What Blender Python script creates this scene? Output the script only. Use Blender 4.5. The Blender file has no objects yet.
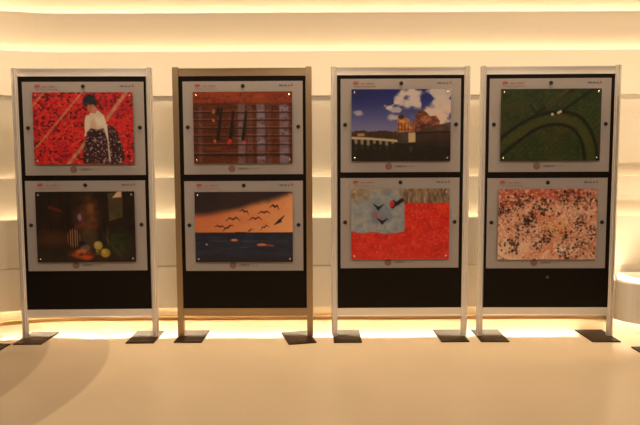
import bpy, bmesh, math, random
import numpy as np
from mathutils import Vector, Matrix

sc = bpy.context.scene
COL = sc.collection
R = math.radians

# ------------------------------------------------------------------ helpers
def srgb(r, g, b):
    f = lambda c: (c / 255 / 12.92) if c / 255 <= 0.04045 else ((c / 255 + 0.055) / 1.055) ** 2.4
    return (f(r), f(g), f(b), 1.0)

def obj(name, bm, mat, parent=None, smooth=False):
    bmesh.ops.recalc_face_normals(bm, faces=bm.faces)
    me = bpy.data.meshes.new(name)
    bm.to_mesh(me); bm.free()
    if smooth:
        for p in me.polygons: p.use_smooth = True
    o = bpy.data.objects.new(name, me)
    COL.objects.link(o)
    if mat: me.materials.append(mat)
    if parent: o.parent = parent
    return o

def thing(name, label, cat, loc=(0, 0, 0), rotz=0, group=None):
    o = bpy.data.objects.new(name, None); COL.objects.link(o)
    o.empty_display_size = 0.1
    o.location = loc; o.rotation_euler = (0, 0, rotz)
    o['label'] = label; o['category'] = cat
    if group: o['group'] = group
    return o

def struct(name, bm, mat, smooth=False):
    o = obj(name, bm, mat, None, smooth); o['kind'] = 'structure'
    return o

def add_box(bm, x0, x1, y0, y1, z0, z1, bevel=0.0):
    m = Matrix.Translation(((x0+x1)/2, (y0+y1)/2, (z0+z1)/2)) @ Matrix.Diagonal((x1-x0, y1-y0, z1-z0, 1))
    r = bmesh.ops.create_cube(bm, size=1, matrix=m)
    if bevel > 0:
        vs = set(r['verts'])
        es = [e for e in bm.edges if e.verts[0] in vs and e.verts[1] in vs]
        bmesh.ops.bevel(bm, geom=es, offset=bevel, segments=2, affect='EDGES', profile=0.6)

def box(x0, x1, y0, y1, z0, z1, bevel=0.0):
    bm = bmesh.new(); add_box(bm, x0, x1, y0, y1, z0, z1, bevel); return bm

def add_prism(bm, pts, axis, a0, a1):
    """extrude a closed 2D outline along axis ('x','y','z')"""
    def P(u, v, a):
        return {'z': (u, v, a), 'x': (a, u, v), 'y': (u, a, v)}[axis]
    A = [bm.verts.new(P(u, v, a0)) for u, v in pts]
    B = [bm.verts.new(P(u, v, a1)) for u, v in pts]
    n = len(pts)
    for i in range(n):
        bm.faces.new((A[i], A[(i+1) % n], B[(i+1) % n], B[i]))
    bm.faces.new(A); bm.faces.new(B)

def prism(pts, axis, a0, a1):
    bm = bmesh.new(); add_prism(bm, pts, axis, a0, a1); return bm

def add_disc(bm, x, z, r, y0, y1, n=20, dome=0.0):
    """a round button on a vertical board: back at y0, front at y1 (towards the viewer = smaller y)"""
    rings = [(r, y0), (r, y1 + dome), (r * 0.8, y1)] if dome else [(r, y0), (r, y1)]
    V = [[bm.verts.new((x + rr*math.cos(2*math.pi*k/n), y, z + rr*math.sin(2*math.pi*k/n))) for k in range(n)] for rr, y in rings]
    for a, b in zip(V, V[1:]):
        for k in range(n):
            bm.faces.new((a[k], a[(k+1) % n], b[(k+1) % n], b[k]))
    bm.faces.new(V[0]); bm.faces.new(V[-1])

# ---------------------------------------------------------------- materials
def mat(name, col, rough=0.5, metal=0.0, spec=0.5, coat=0.0, coat_rough=0.05, noise=0.0, nscale=8.0, bump=0.0, bscale=60.0):
    m = bpy.data.materials.new(name); m.use_nodes = True
    nt = m.node_tree; b = nt.nodes['Principled BSDF']
    b.inputs['Base Color'].default_value = col
    b.inputs['Roughness'].default_value = rough
    b.inputs['Metallic'].default_value = metal
    b.inputs['Specular IOR Level'].default_value = spec
    b.inputs['Coat Weight'].default_value = coat
    b.inputs['Coat Roughness'].default_value = coat_rough
    tc = nt.nodes.new('ShaderNodeTexCoord')
    if noise > 0:
        n = nt.nodes.new('ShaderNodeTexNoise'); n.inputs['Scale'].default_value = nscale; n.inputs['Detail'].default_value = 5
        nt.links.new(tc.outputs['Object'], n.inputs['Vector'])
        mx = nt.nodes.new('ShaderNodeMix'); mx.data_type = 'RGBA'
        mx.inputs[6].default_value = tuple(c * (1 - noise) for c in col[:3]) + (1,)
        mx.inputs[7].default_value = tuple(min(1, c * (1 + noise)) for c in col[:3]) + (1,)
        nt.links.new(n.outputs['Fac'], mx.inputs[0]); nt.links.new(mx.outputs[2], b.inputs['Base Color'])
    if bump > 0:
        n2 = nt.nodes.new('ShaderNodeTexNoise'); n2.inputs['Scale'].default_value = bscale
        nt.links.new(tc.outputs['Object'], n2.inputs['Vector'])
        bp = nt.nodes.new('ShaderNodeBump'); bp.inputs['Strength'].default_value = bump; bp.inputs['Distance'].default_value = 0.002
        nt.links.new(n2.outputs['Fac'], bp.inputs['Height']); nt.links.new(bp.outputs['Normal'], b.inputs['Normal'])
    return m

def emit(name, col, strength):
    m = bpy.data.materials.new(name); m.use_nodes = True
    nt = m.node_tree; nt.nodes.remove(nt.nodes['Principled BSDF'])
    e = nt.nodes.new('ShaderNodeEmission'); e.inputs[0].default_value = col; e.inputs[1].default_value = strength
    nt.links.new(e.outputs[0], nt.nodes['Material Output'].inputs[0])
    return m

M = {}
M['wall'] = mat('cream_wall_paint', (0.80, 0.735, 0.63, 1), 0.6, spec=0.25, noise=0.012, nscale=2.0)
M['ceiling'] = mat('ceiling_paint', (0.78, 0.73, 0.65, 1), 0.8, spec=0.1)
M['room'] = mat('room_wall_paint', (0.40, 0.31, 0.23, 1), 0.8, spec=0.1)
M['alu'] = mat('satin_aluminium', (0.88, 0.86, 0.84, 1), 0.22, metal=0.55)
M['bronze'] = mat('champagne_bronze', (0.44, 0.335, 0.215, 1), 0.30, metal=0.9)
M['black'] = mat('black_laminate', (0.0060, 0.0036, 0.0022, 1), 0.5, spec=0.15)
M['board'] = mat('grey_mount_board', (0.295, 0.268, 0.264, 1), 0.42, spec=0.35, noise=0.03, nscale=3.0)
M['plate'] = mat('dark_steel_plate', (0.024, 0.012, 0.005, 1), 0.45, spec=0.06, noise=0.15, nscale=12)
M['bolt'] = mat('black_bolt', (0.008, 0.007, 0.006, 1), 0.35)
M['cap'] = mat('bright_steel_cap', (0.85, 0.84, 0.82, 1), 0.22, metal=1.0)
M['red_ink'] = mat('red_ink', srgb(152, 72, 66), 0.6)
M['red_soft'] = mat('pale_red_ink', srgb(150, 96, 90), 0.6)
M['navy_ink'] = mat('navy_ink', srgb(44, 50, 100), 0.6)
M['seal_ink'] = mat('brown_seal_ink', srgb(118, 88, 78), 0.6, noise=0.25, nscale=90)
M['dark_ink'] = mat('dark_ink', srgb(66, 54, 50), 0.6)
M['edge'] = mat('clear_acrylic_edge', (0.12, 0.11, 0.10, 1), 0.2)
LEDCOL = (1.0, 0.76, 0.47, 1)
M['led'] = emit('warm_led', LEDCOL, 30.0)
M['skirt'] = mat('tan_skirting', (0.45, 0.28, 0.13, 1), 0.5)
M['white'] = mat('white_lacquer', (0.80, 0.765, 0.71, 1), 0.45, spec=0.4)

def floor_material():
    m = bpy.data.materials.new('polished_terrazzo'); m.use_nodes = True
    nt = m.node_tree; b = nt.nodes['Principled BSDF']; L = nt.links.new
    b.inputs['Roughness'].default_value = 0.38
    b.inputs['Specular IOR Level'].default_value = 0.25
    b.inputs['Coat Weight'].default_value = 0.28
    b.inputs['Coat Roughness'].default_value = 0.17
    tc = nt.nodes.new('ShaderNodeTexCoord')
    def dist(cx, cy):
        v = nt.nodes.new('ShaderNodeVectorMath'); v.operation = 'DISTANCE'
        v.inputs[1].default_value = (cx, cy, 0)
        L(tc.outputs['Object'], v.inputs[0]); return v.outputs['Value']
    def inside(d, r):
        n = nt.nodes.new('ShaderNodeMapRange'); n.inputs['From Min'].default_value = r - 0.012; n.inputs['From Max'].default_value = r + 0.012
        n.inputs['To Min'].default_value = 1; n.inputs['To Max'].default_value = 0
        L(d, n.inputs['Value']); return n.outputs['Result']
    n = nt.nodes.new('ShaderNodeTexNoise'); n.inputs['Scale'].default_value = 1.6; n.inputs['Detail'].default_value = 6
    L(tc.outputs['Object'], n.inputs['Vector'])
    n3 = nt.nodes.new('ShaderNodeTexNoise'); n3.inputs['Scale'].default_value = 45; n3.inputs['Detail'].default_value = 3
    L(tc.outputs['Object'], n3.inputs['Vector'])
    ad = nt.nodes.new('ShaderNodeMath'); ad.operation = 'MULTIPLY_ADD'; ad.inputs[1].default_value = 0.35
    L(n3.outputs['Fac'], ad.inputs[0]); L(n.outputs['Fac'], ad.inputs[2])
    def two(a, c):
        mx = nt.nodes.new('ShaderNodeMix'); mx.data_type = 'RGBA'
        mx.inputs[6].default_value = a + (1,); mx.inputs[7].default_value = c + (1,)
        L(ad.outputs[0], mx.inputs[0]); return mx.outputs[2]
    base = two((0.485, 0.393, 0.27), (0.60, 0.492, 0.345))
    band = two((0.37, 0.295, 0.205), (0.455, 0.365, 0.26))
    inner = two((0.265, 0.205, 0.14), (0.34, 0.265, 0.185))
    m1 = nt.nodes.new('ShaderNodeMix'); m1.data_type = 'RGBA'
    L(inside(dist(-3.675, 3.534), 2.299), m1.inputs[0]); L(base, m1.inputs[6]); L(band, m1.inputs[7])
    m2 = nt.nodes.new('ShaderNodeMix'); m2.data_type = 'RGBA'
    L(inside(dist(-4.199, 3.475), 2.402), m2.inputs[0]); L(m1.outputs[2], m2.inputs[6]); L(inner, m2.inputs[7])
    L(m2.outputs[2], b.inputs['Base Color'])
    return m
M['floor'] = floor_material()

# ------------------------------------------------------------------ setting
XL, XR, YF, YB, ZC = -4.6, 4.4, -3.0, 5.6, 3.3
def bend(x):                       # the back wall sweeps gently towards the viewer at its left end
    if x > -2.0: return 0.0
    t = min(-2.0 - x, 1.3)
    y = -0.415 * t * t
    if -2.0 - x > 1.3: y -= 2 * 0.415 * 1.3 * (-2.0 - x - 1.3)
    return y
xs = [XL + i * 0.1 for i in range(27)] + [-1.5, 0.0, 1.5, 3.0, XR]
xs = sorted(set(round(x, 3) for x in xs))

def ribbon(bm, prof, x0, x1):
    """sweep an open (depth, height) profile along the wall's plan curve"""
    rows = []
    for x in sorted(set([x0, x1] + [x for x in xs if x0 < x < x1])):
        dy = bend(x)
        rows.append([bm.verts.new((x, d + dy, z)) for d, z in prof])
    for a, b in zip(rows, rows[1:]):
        for k in range(len(prof) - 1):
            bm.faces.new((a[k], a[k+1], b[k+1], b[k]))

# (depth, height) outline of the stepped wall from the floor up: every fin's top lip hides a lit trough
profile = [
    (5.072, 0.0), (5.072, 0.175), (4.995, 0.175), (4.995, 0.132), (4.972, 0.124),        # toe recess, lower lip
    (4.983, 0.466), (4.9795, 0.474), (4.966, 0.858), (4.970, 0.865), (4.990, 0.865),      # two facets of the lowest fin, its top lip
    (4.990, 0.80), (5.085, 0.80), (5.085, 0.83),                                          # trough
    (5.065, 1.188), (5.069, 1.195), (5.085, 1.195), (5.085, 1.145), (5.155, 1.145),       # second fin and trough
    (5.054, 1.856), (5.043, 1.853), (5.040, 1.850),                                      # recessed band, underside of the big fin
    (5.056, 2.203), (5.060, 2.21), (5.076, 2.21), (5.076, 2.15), (5.175, 2.15),           # big fin and trough
    (5.085, 2.513), (5.089, 2.520), (5.105, 2.520), (5.105, 2.46), (5.20, 2.46),        # fourth fin and trough
    (5.14, ZC),
]
def sweep(name, prof, m, x0=XL, x1=XR, **k):
    bm = bmesh.new(); ribbon(bm, prof, x0, x1); return struct(name, bm, m)
sweep('wall_back', profile, M['wall'], -2.0, XR)
sweep('wall_back_left', profile, M['wall'], XL, -2.0)
sweep('baseboard_back', [(5.045, 0.0), (5.045, 0.026), (5.050, 0.030), (5.072, 0.030)], M['skirt'])
LED = {}
def led(name, prof, strength, x0=XL, x1=XR):
    sweep(name, prof, emit('warm_led_' + name, LEDCOL, strength), x0, x1)
led('trim_1', [(5.066, 0.1488), (5.066, 0.1508)], 900, XL, 2.15)
led('trim_2', [(5.028, 0.803), (5.048, 0.803)], 14)
led('trim_3', [(5.110, 1.148), (5.130, 1.148)], 5)
led('trim_4', [(5.112, 2.153), (5.132, 2.153)], 15)
led('trim_5', [(5.143, 2.463), (5.163, 2.463)], 34)

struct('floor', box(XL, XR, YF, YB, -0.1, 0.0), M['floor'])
struct('ceiling', box(XL, XR, YF, YB, ZC, ZC + 0.1), M['ceiling'])
struct('wall_left', box(XL - 0.1, XL, YF, YB, 0, ZC), M['room'])
struct('wall_right', box(XR, XR + 0.1, YF, YB, 0, ZC), M['room'])
struct('wall_front', box(XL, XR, YF - 0.1, YF, 0, ZC), M['room'])

# rounded white counter growing out of the wall at the right
def outline(inset, x0=2.235, x1=3.95, yf=4.42, r=0.24, back=4.925):
    x0 += inset; x1 -= inset; yf += inset; r = max(0.02, r - inset * 0.6)
    P = [(x0, back)]
    for k in range(13):
        a = math.pi + k / 12 * math.pi / 2
        P.append((x0 + r + r * math.cos(a), yf + r + r * math.sin(a)))
    for k in range(13):
        a = 1.5 * math.pi + k / 12 * math.pi / 2
        P.append((x1 - r + r * math.cos(a), yf + r + r * math.sin(a)))
    P.append((x1, back))
    return P
def skin(levels, cap_top=False, cap_bottom=False):
    bm = bmesh.new()
    rows = [[bm.verts.new((x, y, z)) for x, y in outline(i)] for i, z in levels]
    for a, b in zip(rows, rows[1:]):
        for k in range(len(a) - 1):
            bm.faces.new((a[k], a[k+1], b[k+1], b[k]))
    if cap_top: bm.faces.new(rows[-1])
    if cap_bottom: bm.faces.new(rows[0])
    return bm
ctr = thing('curved_counter', 'low white counter with rounded corner and glowing top beside the right end of the wall', 'counter', (2.9, 4.6, 0))
def at_ctr(o):
    o.parent = ctr; o.matrix_parent_inverse = Matrix.Translation((-2.9, -4.6, 0)); return o
at_ctr(obj('body', skin([(0.10, 0.125), (0.012, 0.103), (0.0, 0.113), (0.0, 0.398), (0.006, 0.408), (0.03, 0.408), (0.03, 0.35), (0.17, 0.35), (0.17, 0.412)], cap_top=True), M['white'], None))
at_ctr(obj('plinth', skin([(0.10, 0.0), (0.10, 0.125)]), M['white'], None))
at_ctr(obj('light_strip', skin([(0.070, 0.354), (0.130, 0.354)]), emit('counter_led', LEDCOL, 45), None))
at_ctr(obj('light_strip', skin([(0.060, 0.108), (0.072, 0.109)]), emit('under_counter_led', LEDCOL, 30), None))

# ------------------------------------------------------------- display stand
HW, PW, HT = 0.5073, 0.0445, 2.0
def grooved(cx, r=0.02225):
    """octagonal system-post outline with a slot down the middle of every face"""
    pts = []
    ap = r * math.cos(math.pi / 8) / math.cos(math.pi / 8)
    hw = r * math.tan(math.pi / 8)
    for k in range(8):
        a = -math.pi / 2 + k * math.pi / 4
        n = (math.cos(a), math.sin(a)); t = (-n[1], n[0])
        for s, d in ((-hw, r), (-0.0032, r), (-0.0032, r - 0.009), (0.0032, r - 0.009), (0.0032, r)):
            pts.append((cx + n[0]*d + t[0]*s, n[1]*d + t[1]*s))
    return pts
def beam_profile(z0, z1):
    d, l, i = 0.0145, 0.007, 0.0035
    return [(-d, z0), (-d, z0+l), (-d+i, z0+l+0.001), (-d+i, z1-l-0.001), (-d, z1-l), (-d, z1),
            (d, z1), (d, z1-l), (d-i, z1-l-0.001), (d-i, z0+l+0.001), (d, z0+l), (d, z0)]

def make_stand(label, x, y, rot, frame='alu', plate_turn=(0, 0), inset=(0, 0)):
    t = thing('display_stand', label, 'display stand', (x, y, 0), rot, 'exhibition display stands')
    fm = M[frame]
    for s in (-1, 1):
        cx = s * (HW - PW / 2)
        if frame == 'alu':
            p = obj('post', prism(grooved(cx), 'z', 0.008, HT - 0.004), fm, t)
        else:
            p = obj('post', box(cx-PW/2, cx+PW/2, -0.0225, 0.0225, 0.008, HT - 0.004, 0.003), fm, t)
        c = bmesh.new()
        if frame == 'alu':
            bmesh.ops.create_cone(c, cap_ends=True, segments=24, radius1=0.0215, radius2=0.0195, depth=0.006, matrix=Matrix.Translation((cx, 0, HT - 0.001)))
        else:
            add_box(c, cx-PW/2+.001, cx+PW/2-.001, -0.0215, 0.0215, HT-0.004, HT+0.002, 0.001)
        obj('post_cap', c, fm, p)
    k = HW - PW
    obj('header_beam', prism(beam_profile(1.937, 1.994), 'x', -k, k), fm, t)
    obj('bottom_rail', prism(beam_profile(0.159, 0.2213), 'x', -k, k), M['alu'] if frame == 'alu' else fm, t)
    obj('back_panel', box(-k, k, -0.006, 0.006, 0.2213, 1.937), M['black'], t)
    for i, s in enumerate((-1, 1)):
        b = obj('base_plate', box(-0.1025, 0.1025, -0.16, 0.16, 0.0, 0.008, 0.0015), M['plate'], t)
        b.location = (s * (HW - 0.1025 - inset[i]), 0, 0)
        if plate_turn[i]:
            b.rotation_euler = (0, 0, plate_turn[i]); b.location = (s * 0.398, -0.035, 0)
    return t

STANDS = [(-1.7248, 4.5348, 0.0196), (-0.5635, 4.5492, -0.0091), (0.5905, 4.5379, 0.0061), (1.6767, 4.5283, -0.0186)]
names = ['silver display stand with the red carpet and dark still life photos, leftmost whole stand',
         'bronze framed display stand with the brown terrace and gull sunset photos',
         'silver display stand with the blue sky temple and red field photos',
         'silver display stand with the green field and speckled crowd photos, rightmost whole stand']
make_stand(names[0], *STANDS[0])
make_stand(names[1], *STANDS[1], frame='bronze', plate_turn=(0, R(14)))
make_stand(names[2], *STANDS[2], inset=(0.012, 0.016))
st = make_stand(names[3], *STANDS[3], inset=(0.0, 0.008))
c = bmesh.new(); add_disc(c, 0.012, 0.449, 0.012, -0.006, -0.009, 18, 0.001)
obj('cable_grommet', c, M['dark_ink'], st)
make_stand('display stand past the left edge of the photo, only a dark base plate corner showing', -2.76, 4.22, 0.0)
make_stand('display stand past the right edge by the counter, only a dark base plate corner showing', 2.69, 4.075, 0.0)

# -------------------------------------------------------- picture content
GW, GH = 190, 138
rng = np.random.default_rng(7)
U, V = np.meshgrid(np.linspace(0, 1, GW), np.linspace(0, 1, GH))     # V runs downwards
def C(*c): return np.array(c, float)
def vnoise(fx, fy):
    g = rng.random((fy + 2, fx + 2))
    x, y = U * fx, V * fy
    i, j = x.astype(int), y.astype(int); a, b = x - i, y - j
    a = a*a*(3-2*a); b = b*b*(3-2*b)
    return (g[j, i]*(1-a) + g[j, i+1]*a)*(1-b) + (g[j+1, i]*(1-a) + g[j+1, i+1]*a)*b
def fbm(fx, fy, n=4):
    s, w, t = 0, 0.5, 0
    for k in range(n):
        s = s + w * vnoise(fx * 2**k, fy * 2**k); t += w; w *= 0.55
    return s / t
def sm(x, a, b):
    t = np.clip((x - a) / (b - a), 0, 1); return t*t*(3-2*t)
def paint(I, m, c):
    m = np.clip(m, 0, 1)[..., None]; I[:] = I * (1 - m) + C(*c) * m if not hasattr(c, 'shape') else I * (1 - m) + c * m
ASP = 0.72
def ell(cx, cy, rx, ry, soft=0.15, rot=0.0):
    dx, dy = (U - cx), (V - cy) * ASP
    if rot:
        dx, dy = dx*math.cos(rot)+dy*math.sin(rot), -dx*math.sin(rot)+dy*math.cos(rot)
    d = np.sqrt((dx / rx)**2 + (dy / (ry * ASP))**2)
    return 1 - sm(d, 1 - soft, 1 + soft)
def seg(x0, y0, x1, y1, w, w1=None, soft=0.006):
    w1 = w if w1 is None else w1
    ax, ay, bx, by = x0, y0*ASP, x1, y1*ASP
    px, py = U, V*ASP
    t = np.clip(((px-ax)*(bx-ax)+(py-ay)*(by-ay))/((bx-ax)**2+(by-ay)**2+1e-9), 0, 1)
    d = np.hypot(px-ax-t*(bx-ax), py-ay-t*(by-ay))
    ww = w + (w1-w)*t
    return 1 - sm(d, ww - soft, ww + soft)
def poly(pts, soft=0.006):
    inside = np.zeros(U.shape, bool); dist = np.full(U.shape, 9.0)
    n = len(pts)
    for i in range(n):
        x0, y0 = pts[i]; x1, y1 = pts[(i+1) % n]
        c = ((y0 > V) != (y1 > V)) & (U < (x1-x0)*(V-y0)/((y1-y0) or 1e-9) + x0)
        inside ^= c
        t = np.clip(((U-x0)*(x1-x0)+(V-y0)*(y1-y0))/((x1-x0)**2+(y1-y0)**2+1e-9), 0, 1)
        dist = np.minimum(dist, np.hypot(U-x0-t*(x1-x0), (V-y0-t*(y1-y0))*ASP))
    sd = np.where(inside, dist, -dist)
    return sm(sd, -soft, soft)
def band(a0, a1, x, soft=0.012):
    return sm(x, a0-soft, a0+soft) * (1 - sm(x, a1-soft, a1+soft))
def base(c): return np.ones(U.shape + (3,)) * C(*c)
def mix(a, b, t): return C(*a) + (C(*b) - C(*a)) * np.clip(t, 0, 1)[..., None]
def gull(I, x, y, w, h, c, th=0.007, tilt=0.0):
    th *= .72; h *= .8
    pts = [(-w, h*0.9), (-w*0.45, -h*0.15), (0, h*0.35), (w*0.45, -h*0.3), (w, h*0.75)]
    q = [(x + a*math.cos(tilt) - b*math.sin(tilt)*ASP, y + b*math.cos(tilt) + a*math.sin(tilt)/ASP) for a, b in pts]
    for (a, b), wd in zip(zip(q, q[1:]), ((th*.35, th), (th, th*1.25), (th*1.25, th), (th, th*.35))):
        paint(I, seg(*a, *b, *wd, soft=0.005) * 0.95, c)

def art_carpets():
    I = mix((204, 22, 34), (240, 70, 62), fbm(11, 9, 4))
    rows = 0.5 + 0.5*np.sin(2*np.pi*(V*17 + 0.5*vnoise(6, 4)))
    cols = 0.5 + 0.5*np.sin(2*np.pi*(U*19 + 0.6*vnoise(5, 7)))
    sp = vnoise(62, 50)*0.5 + vnoise(34, 28)*0.5
    paint(I, sm(sp + 0.20*rows*cols, 0.50, 0.86)*0.85, (70, 14, 26))
    paint(I, sm(vnoise(66, 52), 0.62, 0.95)*0.55, (120, 14, 40))
    paint(I, band(0.29, 0.37, V, 0.02)*sm(vnoise(16, 12), .3, .8)*0.5, (128, 30, 70))
    paint(I, sm(vnoise(74, 60), 0.66, 0.95)*0.55, (246, 140, 120))
    paint(I, sm(vnoise(7, 5), .62, .85)*0.3, (160, 26, 74))
    tan = mix((184, 128, 104), (222, 172, 142), vnoise(40, 40))
    for s in ((0.50, 0.0, 0.03, 0.75, .009), (0.95, -0.02, 0.735, 0.38, .020), (0.53, 0.67, 0.325, 1.02, .018), (0.115, 0.0, 0.0, 0.19, .010)):
        paint(I, seg(*s, soft=0.010)*0.85, tan)
    # woman from behind in a white blouse and a dark dotted skirt
    sk = mix((26, 16, 24), (92, 48, 58), vnoise(44, 34)*.6 + vnoise(70, 50)*.4)
    dots = sm(vnoise(80, 62), .60, .90)[..., None]*.8; sk = sk*(1-dots) + C(206, 186, 186)*dots
    paint(I, poly([(.742, .47), (.79, .45), (.84, .56), (.885, .74), (.91, .93), (.86, .995), (.75, 1.0)], .012), sk)
    paint(I, poly([(.505, .61), (.55, .33), (.585, .25), (.65, .245), (.71, .32), (.738, .46), (.75, .70), (.765, .97), (.73, .95), (.70, .6), (.55, .60)]), mix((206, 190, 176), (246, 236, 224), fbm(9, 10, 3)))
    paint(I, ell(.545, .46, .034, .15), (228, 210, 196)); paint(I, ell(.60, .47, .03, .1, .6)*.6, (206, 160, 132))
    paint(I, poly([(.535, .55), (.575, .50), (.64, .52), (.70, .50), (.735, .66), (.748, .99), (.49, .985), (.485, .87)], .012), sk)
    paint(I, ell(.585, .215, .040, .070), (190, 120, 100)); paint(I, ell(.615, .245, .026, .05), (204, 140, 118))
    paint(I, poly([(.50, .15), (.51, .07), (.555, .02), (.61, .04), (.64, .11), (.635, .19), (.605, .16), (.575, .175), (.55, .16), (.53, .21)], .012), mix((22, 30, 40), (52, 58, 68), vnoise(26, 20)))
    return I
def art_still_life():
    I = mix((16, 12, 12), (56, 38, 28), fbm(16, 8, 4))
    paint(I, band(.10, .27, U)*band(0, .6, V)*0.5, (34, 26, 22))
    for x in (.14, .26, .33, .44, .60): paint(I, band(x-.006, x+.006, U, .006)*(V < .55)*0.6, (8, 6, 5))
    paint(I, ell(.14, .66, .2, .1, .8)*0.7, (92, 56, 28))
    paint(I, seg(.14, .22, .25, .27, .016)*.8, (118, 42, 24))
    paint(I, ell(.20, .33, .05, .07, .7)*.5, (60, 34, 28))
    paint(I, ell(.54, .36, .09, .24, .6)*.65, (108, 62, 34))
    paint(I, ell(.55, .22, .035, .06, .5)*.6, (150, 96, 56))
    paint(I, ell(.44, .42, .06, .10, .5)*.8, (74, 40, 58))
    paint(I, seg(.40, .50, .60, .48, .02)*.7, (112, 54, 26))
    paint(I, ell(.53, .65, .085, .16, .3)*.75, (82, 66, 52))
    paint(I, ell(.49, .80, .05, .05, .3)*.85, (112, 100, 92))
    st = (np.sin(2*np.pi*(U*42)) > 0.1)
    pot = ell(.375, .655, .068, .135, .2)
    paint(I, pot, (22, 14, 12)); paint(I, pot*st*.9, (170, 124, 88))
    paint(I, ell(.46, .73, .03, .035, .3), (20, 20, 30))
    for x, y, rx, ry, c in ((.62, .765, .045, .065, (176, 160, 82)), (.69, .87, .052, .065, (178, 148, 48)), (.62, .86, .03, .04, (96, 84, 40))):
        paint(I, ell(x, y, rx, ry, .25), c); paint(I, ell(x-.012, y-.02, rx*.4, ry*.4, .8)*.5, (226, 208, 130))
    paint(I, ell(.52, .30, .12, .26, .7)*vnoise(30, 24)*.6, (150, 100, 66)); paint(I, ell(.44, .36, .02, .05, .5), (150, 120, 130))
    paint(I, ell(.45, .89, .12, .065, .5)*(0.3+.7*vnoise(40, 30)), (186, 84, 40))
    paint(I, ell(.45, .84, .05, .03, .5)*.7, (206, 128, 80))
    paint(I, ell(.50, .935, .06, .035, .5), (186, 80, 26))
    paint(I, poly([(.73, .03), (.88, .0), (.88, .36), (.74, .42)])*.85, mix((70, 62, 40), (122, 108, 78), fbm(12, 12, 3)))
    paint(I, poly([(.775, .09), (.83, .0), (.87, .0), (.87, .08)]), (214, 184, 152))
    paint(I, ell(.82, .72, .11, .17, .6)*(0.3+.8*vnoise(22, 18)), (44, 68, 28))
    paint(I, seg(.70, .66, .86, .93, .009)*.7, (84, 74, 44))
    paint(I, seg(.72, .52, .72, .75, .006)*.5, (120, 110, 70))
    return I
def art_terrace():
    I = mix((70, 30, 20), (134, 72, 46), fbm(5, 40, 4))
    paint(I, (1 - sm(V, .14, .17)), mix((128, 52, 32), (172, 84, 52), fbm(6, 22, 3)))
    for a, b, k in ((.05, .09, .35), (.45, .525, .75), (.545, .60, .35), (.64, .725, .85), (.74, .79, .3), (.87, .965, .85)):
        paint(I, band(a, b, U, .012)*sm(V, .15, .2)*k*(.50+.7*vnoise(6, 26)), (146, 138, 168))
    for v in (.27, .38, .49, .60, .72, .855):
        paint(I, band(v-.004, v+.004, V, .004)*.5, (196, 160, 140))
        paint(I, band(v+.006, v+.03, V, .008)*.6, (44, 18, 12))
    paint(I, band(.87, .90, V, .01)*(vnoise(20, 3) > .4)*.6, (30, 14, 12))
    for s in ((.29, .23, .245, .66), (.255, .22, .25, .30), (.405, .28, .375, .66), (.535, .28, .50, .66)):
        paint(I, seg(*s, .011, .017)*.93, (20, 16, 20))
    paint(I, ell(.395, .50, .018, .12, .4)*.8, (24, 30, 30))
    for x, y, c in ((.215, .685, (226, 104, 62)), (.37, .68, (240, 64, 66)), (.355, .71, (220, 50, 60)), (.515, .70, (236, 88, 96)), (.205, .275, (214, 150, 96)), (.205, .395, (206, 140, 90))):
        paint(I, ell(x, y, .015, .026, .6)*.9, c)
    paint(I, sm(vnoise(50, 44), .6, .95)*.35, (40, 18, 14))
    return I
def art_gulls():
    n = fbm(5, 5, 4)
    I = mix((206, 118, 78), (246, 184, 132), U*0.75 + .35*(V-.2) + .15*n)
    paint(I, sm(n, .5, .8)*.25, (198, 100, 70))
    edge = .335 - .05*U - .27*U**1.6 + .05*(n-.5)
    paint(I, 1 - sm(V, edge - .07, edge + .06), mix((38, 34, 44), (66, 50, 52), fbm(6, 5, 4)))
    paint(I, sm(V, .578, .588), mix((18, 26, 50), (48, 62, 94), fbm(9, 26, 4)))
    paint(I, sm(V, .86, .98)*.6, (16, 18, 30))
    paint(I, band(.575, .592, V, .004)*.7, (30, 24, 34))
    for x, y, w in ((.40, .685, .035), (.68, .752, .045)):
        paint(I, ell(x, y, w, .018, .5), (244, 150, 96)); 
    paint(I, seg(.66, .752, .80, .765, .008)*.7, (206, 104, 64)); paint(I, seg(.15, .70, .95, .70, .006)*.35, (110, 96, 110))
    paint(I, ell(.115, .745, .012, .014, .5)*.8, (200, 190, 190)); paint(I, ell(.5, .79, .04, .01, .5)*.5, (96, 100, 120))
    d = (34, 22, 28)
    gull(I, .39, .375, .075, .055, d, .0075); gull(I, .62, .37, .068, .05, d, .007); gull(I, .51, .27, .05, .045, d, .007, .35)
    gull(I, .71, .285, .062, .035, d, .008); gull(I, .82, .20, .048, .055, d, .009, .25)
    paint(I, seg(.815, .465, .865, .41, .004, .012), d); paint(I, seg(.865, .41, .915, .34, .012, .003), d); paint(I, seg(.82, .46, .88, .42, .004, .008), d)
    gull(I, .255, .485, .055, .03, d, .007, .12); gull(I, .335, .50, .06, .025, d, .008, -.5); gull(I, .71, .495, .045, .04, d, .006, -.35)
    gull(I, .56, .545, .035, .03, d, .005, -.6); gull(I, .44, .575, .045, .02, d, .006); gull(I, .5, .575, .03, .02, d, .005)
    return I
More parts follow.
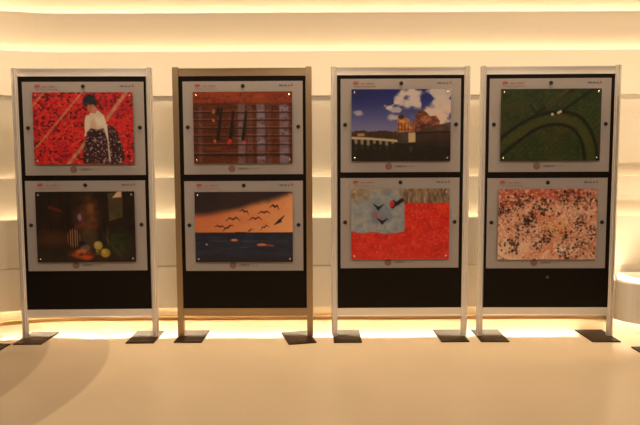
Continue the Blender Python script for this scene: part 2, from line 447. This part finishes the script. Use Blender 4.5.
def art_temple():
    I = mix((34, 46, 128), (132, 132, 178), sm(V, -.02, .68))
    paint(I, (1-sm(U, 0, .5))*(1-sm(V, 0, .4))*.35, (26, 32, 86))
    n = fbm(9, 8, 4)
    def cloud(x, y, rx, ry, k=1.0, c=(214, 204, 204)):
        paint(I, sm(ell(x, y, rx*1.15, ry*1.15, .8) + (n - .5)*1.5, .36, .85)*min(1, k), c)
    cloud(.60, .12, .11, .13); cloud(.64, .17, .07, .06, 1); cloud(.90, .05, .13, .09, .95); cloud(.45, .295, .05, .04, .8); cloud(.43, .39, .06, .05, .9)
    cloud(.08, .33, .05, .04, .7); cloud(.93, .27, .17, .14, 1.1); cloud(.84, .40, .2, .13, 1.1, (226, 206, 196)); cloud(.55, .52, .1, .06, .6)
    far = .60 - .05*fbm(24, 2, 3)
    paint(I, sm(V, far, far+.012)*(U < .5), mix((52, 42, 30), (96, 72, 44), fbm(28, 16, 3)))
    gold = mix((150, 84, 44), (240, 176, 112), vnoise(44, 36)*.6 + vnoise(20, 16)*.4)
    paint(I, poly([(.46, .61), (.465, .46), (.475, .42), (.50, .405), (.54, .41), (.575, .43), (.585, .46), (.60, .61)], .012), gold)
    paint(I, ell(.525, .44, .06, .045, .3), gold)
    for k in range(4): paint(I, seg(.475+.032*k, .47, .472+.034*k, .60, .004)*.7, (74, 42, 30))
    paint(I, band(.545, .57, V, .006)*band(.46, .60, U)*.5, (90, 56, 40))
    paint(I, ell(.50, .385, .028, .03, .4), (72, 42, 36)); paint(I, seg(.50, .31, .50, .40, .004)*.8, (90, 60, 44))
    paint(I, poly([(.585, .62), (.60, .50), (.625, .43), (.65, .50), (.66, .62)], .012), mix((120, 66, 42), (206, 140, 100), vnoise(40, 30)))
    tr = poly([(.62, .62), (.64, .46), (.66, .32), (.71, .28), (.76, .33), (.80, .38), (.85, .36), (.89, .44), (.90, .62)], .03)
    tr = sm(tr + .9*(fbm(14, 12, 3) - .5), .35, .6)
    paint(I, tr*.95, mix((58, 34, 30), (190, 112, 84), vnoise(40, 32)*.6 + vnoise(18, 14)*.4))
    paint(I, ell(.74, .42, .05, .05, .5)*.8, mix((150, 90, 60), (220, 150, 112), vnoise(50, 40)))
    paint(I, poly([(.60, .64), (.72, .54), (.85, .50), (1.0, .46), (1.0, .72), (.60, .72)])*.95, mix((60, 44, 38), (120, 92, 78), fbm(18, 14, 3)))
    paint(I, poly([(.58, .60), (1.0, .575), (1.0, .61), (.58, .63)])*.8, (34, 26, 24))
    w0 = .70
    paint(I, sm(V, w0-.01, w0+.03)*sm(U, -.1, 0), mix((20, 20, 18), (48, 42, 34), fbm(16, 18, 4)))
    # white bridge and its reflection
    paint(I, poly([(0, .655), (.20, .67), (.46, .70), (.47, .735), (.20, .70), (0, .69)])*.95, (212, 194, 170))
    paint(I, poly([(.06, .61), (.13, .61), (.13, .65), (.06, .65)])*.8, (206, 168, 120))
    for k in range(7):
        x = .03 + .062*k
        paint(I, band(x, x+.03, U, .006)*band(.69, .755+.012*(k % 3), V, .015)*.75, (186, 170, 150))
        paint(I, band(x+.006, x+.022, U, .006)*band(.79, .83, V, .02)*.4, (140, 128, 112))
    paint(I, poly([(.465, .60), (.575, .59), (.575, .755), (.465, .745)])*.9, (74, 64, 60))
    paint(I, poly([(.575, .605), (.645, .60), (.645, .735), (.575, .74)]), (204, 184, 146))
    paint(I, poly([(.58, .80), (.62, .80), (.61, .88), (.59, .88)])*.5, (120, 106, 84))
    paint(I, poly([(.65, .63), (1, .62), (1, .80), (.65, .78)])*.75, mix((40, 30, 28), (78, 58, 52), fbm(20, 10, 3)))
    paint(I, seg(.36, .73, .36, 1, .002)*.35, (110, 96, 70))
    return I
def art_red_field():
    n = fbm(14, 12, 4)
    I = mix((200, 26, 24), (240, 72, 54), n)
    paint(I, sm(vnoise(60, 46), .62, .9)*.45, (226, 140, 112)); paint(I, sm(vnoise(50, 36), .68, .9)*.4, (150, 20, 20))
    paint(I, (1-sm(V, .2, .5))*sm(U, .8, 1)*.4, (246, 86, 40))
    e = .62 + .05*(vnoise(9, 3)-.5); ex = .535 + .045*(vnoise(3, 12)-.5)
    blk = (1-sm(U, ex-.012, ex+.012))*(1-sm(V, e-.015, e+.015))
    paint(I, blk, mix((112, 132, 158), (192, 190, 186), vnoise(46, 34)*.35 + .65*fbm(13, 11, 4)))
    paint(I, blk*sm(fbm(9, 9, 3), .5, .8)*.5, (196, 188, 172)); paint(I, blk*sm(vnoise(8, 5), .6, .9)*.5, (98, 122, 152))
    et = .205 + .03*(vnoise(14, 2)-.5)
    top = (1-sm(V, et-.012, et+.012))*sm(U, .46, .56)
    paint(I, top, mix((74, 58, 48), (190, 168, 142), vnoise(60, 14)*.7+.3*vnoise(20, 6)))
    paint(I, (1-sm(V, .06, .24))*(1-sm(U, .12, .22))*.8, mix((132, 108, 84), (190, 170, 142), vnoise(40, 24)))
    paint(I, (1-sm(V, .05, .1))*.5*vnoise(50, 12), (182, 150, 112))
    d = (34, 26, 30)
    for x, y, s in ((.275, .255, 1.0), (.315, .455, 1.05)):
        paint(I, seg(x, y+.02, x-.045*s, y-.035, .013, .005), d); paint(I, seg(x, y+.02, x+.05*s, y-.03, .013, .005), d); paint(I, ell(x, y+.02, .016, .03), d)
    paint(I, seg(.42, .25, .52, .145, .020, .010), d); paint(I, seg(.47, .22, .535, .16, .012, .006), d); paint(I, seg(.43, .17, .47, .21, .008), d)
    paint(I, ell(.415, .215, .024, .045, .4), (206, 44, 56)); paint(I, ell(.25, .375, .02, .04, .5)*.8, (196, 84, 84)); paint(I, ell(.305, .41, .012, .02), (196, 84, 84))
    return I
def art_green_field():
    n = fbm(12, 9, 4)
    I = mix((22, 50, 22), (76, 86, 44), n*.7+.3*vnoise(60, 44))
    paint(I, sm(fbm(5, 4, 3), .46, .7)*.55, (78, 68, 30)); paint(I, sm(vnoise(70, 50), .6, .9)*.35, (110, 104, 54))
    paint(I, (0.5+.5*np.sin(2*np.pi*(U*1.0+V*.7)*16))*.18, (24, 34, 14))
    def curve(P, w, c, k=.85):
        P = np.array(P); m = np.zeros(U.shape)
        for i in range(1, len(P)-2):
            prev = None
            for t in np.linspace(0, 1, 7):
                q = .5*((2*P[i])+(-P[i-1]+P[i+1])*t+(2*P[i-1]-5*P[i]+4*P[i+1]-P[i+2])*t*t+(-P[i-1]+3*P[i]-3*P[i+1]+P[i+2])*t**3)
                if prev is not None: m = np.maximum(m, seg(*prev, *q, w, soft=.008))
                prev = q
        paint(I, m*k, c)
    dk = (10, 14, 8)
    outer = [(-.2, .85), (-.02, .70), (.18, .50), (.36, .37), (.52, .325), (.66, .325), (.80, .40), (.90, .58), (.96, .80), (.98, 1.02), (1, 1.2)]
    inner = [(-.2, 1.1), (-.02, .95), (.15, .76), (.33, .58), (.47, .505), (.58, .495), (.70, .54), (.78, .65), (.83, .82), (.85, 1.02), (.86, 1.2)]
    mid = [(a+(c-a)*.5, b+(e-b)*.5) for (a, b), (c, e) in zip(outer, inner)]
    curve(mid, .035, (92, 86, 40), .45)
    curve(outer, .014, dk); curve(inner, .013, dk)
    curve([(.2, .45), (.36, .33), (.50, .20), (.72, 0), (.8, -.1)], .010, dk, .7)
    curve([(.5, .5), (.63, .30), (.76, .16), (.95, -.02), (1, -.1)], .012, dk, .75)
    curve([(.22, .1), (.29, .22), (.36, .35), (.4, .4)], .008, dk, .6)
    paint(I, seg(.46, .24, .66, .03, .02)*.5, (112, 92, 46))
    for x, y in ((.595, .315), (.515, .352), (.575, .33)): paint(I, ell(x, y, .014, .02, .5), (214, 206, 180))
    return I
def art_crowd():
    I = mix((206, 140, 116), (246, 216, 190), vnoise(36, 26)*.4 + .6*fbm(8, 9, 4))
    paint(I, sm(fbm(6, 5, 3), .48, .72)*.5, (214, 112, 80))
    paint(I, (1-sm(V, .02, .26))*(.25+.6*vnoise(16, 5)), (186, 78, 60)); paint(I, (1-sm(U, .0, .2))*(1-sm(V, .1, .4))*.4, (184, 84, 64))
    paint(I, sm(vnoise(60, 40), .55, .85)*.6, (250, 228, 202)); paint(I, sm(vnoise(56, 44), .62, .9)*.7, (176, 70, 54))
    paint(I, ell(.6, .55, .12, .12, .8)*.4, (236, 176, 110)); paint(I, ell(.12, .9, .16, .14, .8)*.6, (246, 226, 204)); paint(I, ell(.64, .87, .06, .06, .6)*.8, (248, 232, 218)); paint(I, ell(.3, .8, .15, .1, .8)*.4, (246, 224, 200))
    r2 = random.Random(5)
    cl = [(.09, .25, .07), (.2, .17, .07), (.27, .12, .06), (.35, .40, .06), (.25, .56, .07), (.47, .2, .05), (.66, .13, .06), (.84, .12, .08), (.82, .46, .06), (.68, .66, .045), (.85, .78, .07), (.16, .78, .05), (.17, .86, .04), (.48, .66, .06), (.95, .18, .05), (.72, .90, .07), (.40, .76, .06), (.03, .33, .05), (.95, .62, .05), (.44, .30, .05), (.30, .45, .05)]
    dark = np.zeros(U.shape)
    for cx, cy, s in cl: dark = np.maximum(dark, np.exp(-(((U-cx)/s)**2 + ((V-cy)*ASP/s)**2)*.8))
    paint(I, sm(vnoise(54, 46), .35, .8)*dark*.75, (60, 34, 32))
    for k in range(430):
        if r2.random() < .72:
            cx, cy, s = r2.choice(cl); x, y = r2.gauss(cx, s*.75), r2.gauss(cy, s*.9)
        else: x, y = r2.random(), r2.random()
        s = r2.uniform(.005, .011)
        paint(I, ell(x, y, s, s*1.6, .5)*r2.uniform(.65, .98), r2.choice([(28, 22, 24), (38, 26, 28), (46, 36, 34), (86, 40, 34), (30, 30, 30)]))
    return I

_print_mat = bpy.data.materials.new('printed_photo'); _print_mat.use_nodes = True
_b = _print_mat.node_tree.nodes['Principled BSDF']
_a = _print_mat.node_tree.nodes.new('ShaderNodeVertexColor'); _a.layer_name = 'ink'
_print_mat.node_tree.links.new(_a.outputs['Color'], _b.inputs['Base Color'])
_b.inputs['Roughness'].default_value = 0.35; _b.inputs['Specular IOR Level'].default_value = 0.3
_b.inputs['Coat Weight'].default_value = 0.5; _b.inputs['Coat Roughness'].default_value = 0.04

PRINT_GAIN = 0.72
def print_mesh(name, I, x0, x1, z0, z1, yf, yb, parent):
    """acrylic print: a fine grid carries the picture, with edges and a back of its own thickness"""
    xs_, zs_ = np.linspace(x0, x1, GW), np.linspace(z1, z0, GH)
    XX, ZZ = np.meshgrid(xs_, zs_)
    v = np.c_[XX.ravel(), np.full(XX.size, yf), ZZ.ravel()]
    idx = np.arange(GW*GH).reshape(GH, GW)
    q = np.stack([idx[:-1, :-1], idx[1:, :-1], idx[1:, 1:], idx[:-1, 1:]], -1).reshape(-1, 4)
    n0 = len(v)
    v = np.vstack([v, [[x0, yf, z1], [x1, yf, z1], [x1, yf, z0], [x0, yf, z0], [x0, yb, z1], [x1, yb, z1], [x1, yb, z0], [x0, yb, z0]]])
    f = [tuple(a) for a in q.tolist()]
    nq = len(f)
    a, b, c, d, e, g, h, k = range(n0, n0 + 8)
    f += [(a, b, g, e), (b, c, h, g), (c, d, k, h), (d, a, e, k), (e, g, h, k)]
    me = bpy.data.meshes.new(name); me.from_pydata(v.tolist(), [], f); 
    at = me.color_attributes.new('ink', 'FLOAT_COLOR', 'POINT')
    s = np.clip(I, 0, 255) / 255.0
    lin = np.where(s <= .04045, s/12.92, ((s+.055)/1.055)**2.4) ** 1.1 * PRINT_GAIN
    rgba = np.ones((len(v), 4)); rgba[:n0, :3] = lin.reshape(-1, 3); rgba[n0:, :3] = .05
    at.data.foreach_set('color', rgba.astype(np.float32).ravel())
    me.materials.append(_print_mat); me.materials.append(M['edge'])
    for i, p in enumerate(me.polygons):
        if i >= nq: p.material_index = 1
    o = bpy.data.objects.new(name, me); COL.objects.link(o); o.parent = parent
    return o

# ----------------------------------------------------------- mounted photos
def lettering(x0, x1, z, h, seed):
    """small unreadable line of print: strokes, crossbars and word gaps of letter-like blocks"""
    r2 = random.Random(seed); bm = bmesh.new(); x = x0; y0, y1 = -0.0165, -0.0158
    while x < x1 - 0.003:
        w = r2.uniform(.55, .8) * h
        k = r2.randrange(4); s = h * .2
        add_box(bm, x, x + s, y0, y1, z - h/2, z + h/2)
        if k != 1: add_box(bm, x + w - s, x + w, y0, y1, z - h/2, z + (h/2 if k else 0.1*h))
        if k in (0, 2): add_box(bm, x, x + w, y0, y1, z + h/2 - s, z + h/2)
        if k in (1, 3): add_box(bm, x, x + w, y0, y1, z - h/2, z - h/2 + s)
        if k in (2, 3): add_box(bm, x, x + w, y0, y1, z - s/2, z + s/2)
        x += w + h * .22 + (h * .5 if r2.random() < .12 else 0)
    return bm

def emblem_bm(x, z, s):
    """small leaping-flame emblem"""
    P = [(-1, -.2), (-.75, .45), (-.35, .75), (-.3, .35), (.05, 1), (.25, .5), (.6, .8), (.75, .35), (1.15, .2), (.9, -.15), (1.0, -.55), (.45, -.45), (.1, -.8), (-.25, -.5), (-.7, -.75)]
    return prism([(x + a*s, z + b*s*.8) for a, b in P], 'y', -0.0166, -0.0158)

ART = [
 (0, 0, art_carpets, 'photo of a woman in white blouse among red carpets'),
 (0, 1, art_still_life, 'very dark still life photo with yellow gourds and a striped pot'),
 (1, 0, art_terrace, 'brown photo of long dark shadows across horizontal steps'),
 (1, 1, art_gulls, 'photo of gulls in an orange sunset sky over dark blue sea'),
 (2, 0, art_temple, 'photo of blue cloudy sky over a temple and white bridge'),
 (2, 1, art_red_field, 'bright red field photo with grey blue corner and dark wings'),
 (3, 0, art_green_field, 'dark green field photo with two curving tracks'),
 (3, 1, art_crowd, 'pinkish orange photo speckled with many tiny dark figures'),
]
HANG = {(0, 0): (.008, -.009), (0, 1): (0, .004), (1, 0): (.003, -.008), (1, 1): (0, -.004),
        (2, 0): (0, .003), (2, 1): (-.002, .014), (3, 0): (-.003, 0), (3, 1): (-.008, .008)}
for si, low, fn, label in ART:
    X, Y, rot = STANDS[si]
    z0, z1 = (0.505, 1.182) if low else (1.226, 1.911)
    pz0, pz1 = (0.578, 1.099) if low else (1.311, 1.830)
    dx, dz = HANG[(si, low)]                       # every board hangs a few millimetres differently
    z0 += dz + .005; z1 += dz - .004; pz0 += dz; pz1 += dz
    t = thing('mounted_photo', label + ' on grey board', 'mounted photo', (X + dx, Y, 0), rot, 'photo boards bolted to the stands')
    bx0, bx1 = -0.437, 0.438
    obj('mount_board', box(bx0, bx1, -0.0158, -0.0075, z0, z1, 0.0008), M['board'], t)
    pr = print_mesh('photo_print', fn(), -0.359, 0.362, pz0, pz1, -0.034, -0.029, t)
    for sx in (-0.337, 0.340):
        for sz in (pz0 + 0.024, pz1 - 0.024):
            c = bmesh.new(); add_disc(c, sx, sz, 0.0062, -0.0158, -0.0375, 14, 0.001)
            obj('standoff_cap', c, M['cap'], pr)
    zm = (z0 + z1) / 2 + 0.008
    for bx, bz in ((0.003, z1 - 0.033), (-0.404, zm), (0.405, zm)):
        c = bmesh.new(); add_disc(c, bx, bz, 0.0145, -0.0075, -0.0205, 20, 0.0015)
        obj('bolt', c, M['bolt'], t)
    zt = z1 - 0.030
    obj('emblem', emblem_bm(-0.328, zt, 0.021), M['red_ink'], t)
    obj('red_lettering', lettering(-0.285, -0.195, zt - 0.003, 0.012, 11), M['red_ink'], t)
    obj('small_lettering', lettering(-0.340, -0.180, zt - 0.024, 0.006, 12), M['red_soft'], t)
    obj('sponsor_lettering', lettering(0.268, 0.345, zt - 0.002, 0.013, 23), M['navy_ink'], t)
    c = bmesh.new(); add_disc(c, 0.360, zt + 0.001, 0.010, -0.0158, -0.0165, 12)
    obj('sponsor_mark', c, M['red_soft'], t)
    zb = z0 + 0.042
    c = bmesh.new(); add_disc(c, -0.086, zb, 0.026, -0.0158, -0.0165, 28)
    seal = obj('seal', c, M['seal_ink'], t)
    obj('caption', lettering(-0.042, 0.035, zb, 0.013, 14), M['dark_ink'], t)
    obj('caption_tail', lettering(0.045, 0.105, zb, 0.009, 15), M['seal_ink'], t)

# ------------------------------------------------------------------- lights
def area(name, loc, size, power, col, target=None, spread=180):
    l = bpy.data.lights.new(name, 'AREA'); l.shape = 'DISK'; l.size = size; l.energy = power; l.color = col
    l.spread = R(spread)
    o = bpy.data.objects.new(name, l); COL.objects.link(o); o.location = loc
    if target is not None:
        o.rotation_euler = (Vector(target) - Vector(loc)).to_track_quat('-Z', 'Y').to_euler()
    return o
WARM = (1.0, 0.735, 0.455)
for x, y, pw in [(-2.6, 1.7, 40), (0, 1.7, 40), (2.6, 1.7, 44), (-2.6, -0.8, 10), (0, -0.8, 10), (2.6, -0.8, 10)]:
    area('ceiling_downlight', (x, y, ZC - 0.02), 0.5, pw, (1.0, 0.83, 0.64))
slot = area('added_wash_light', (0.2, 4.3, ZC - 0.02), 8.0, 64, WARM, None, 84)  # unseen strip light added under the ceiling to brighten the back wall
slot.data.shape = 'RECTANGLE'; slot.data.size_y = 0.12
slot.rotation_euler = (R(11), 0, 0)

w = bpy.data.worlds.new('world'); sc.world = w; w.use_nodes = True
w.node_tree.nodes['Background'].inputs[0].default_value = (0.05, 0.035, 0.022, 1)
w.node_tree.nodes['Background'].inputs[1].default_value = 0.5

# ------------------------------------------------------------------- camera
cd = bpy.data.cameras.new('camera'); cam = bpy.data.objects.new('camera', cd); COL.objects.link(cam)
cd.sensor_fit = 'HORIZONTAL'; cd.sensor_width = 36.0; cd.lens = 36.0 * 615.13 / 640
cd.clip_start = 0.05
pi_, ro = 0.080, -0.0047
fw = Vector((0, math.cos(pi_), -math.sin(pi_))); up = Vector((0, math.sin(pi_), math.cos(pi_))); rt = Vector((1, 0, 0))
r2 = rt*math.cos(ro) + up*math.sin(ro); u2 = up*math.cos(ro) - rt*math.sin(ro)
mw = Matrix((r2, u2, -fw)).transposed().to_4x4(); mw.translation = (0, 0, 1.3022)
cam.matrix_world = mw
sc.camera = cam

sc.view_settings.view_transform = 'Standard'; sc.view_settings.look = 'None'
sc.view_settings.exposure = 0.0; sc.view_settings.gamma = 1.0; sc.view_settings.use_curve_mapping = False
sc.cycles.max_bounces = 10; sc.cycles.diffuse_bounces = 6
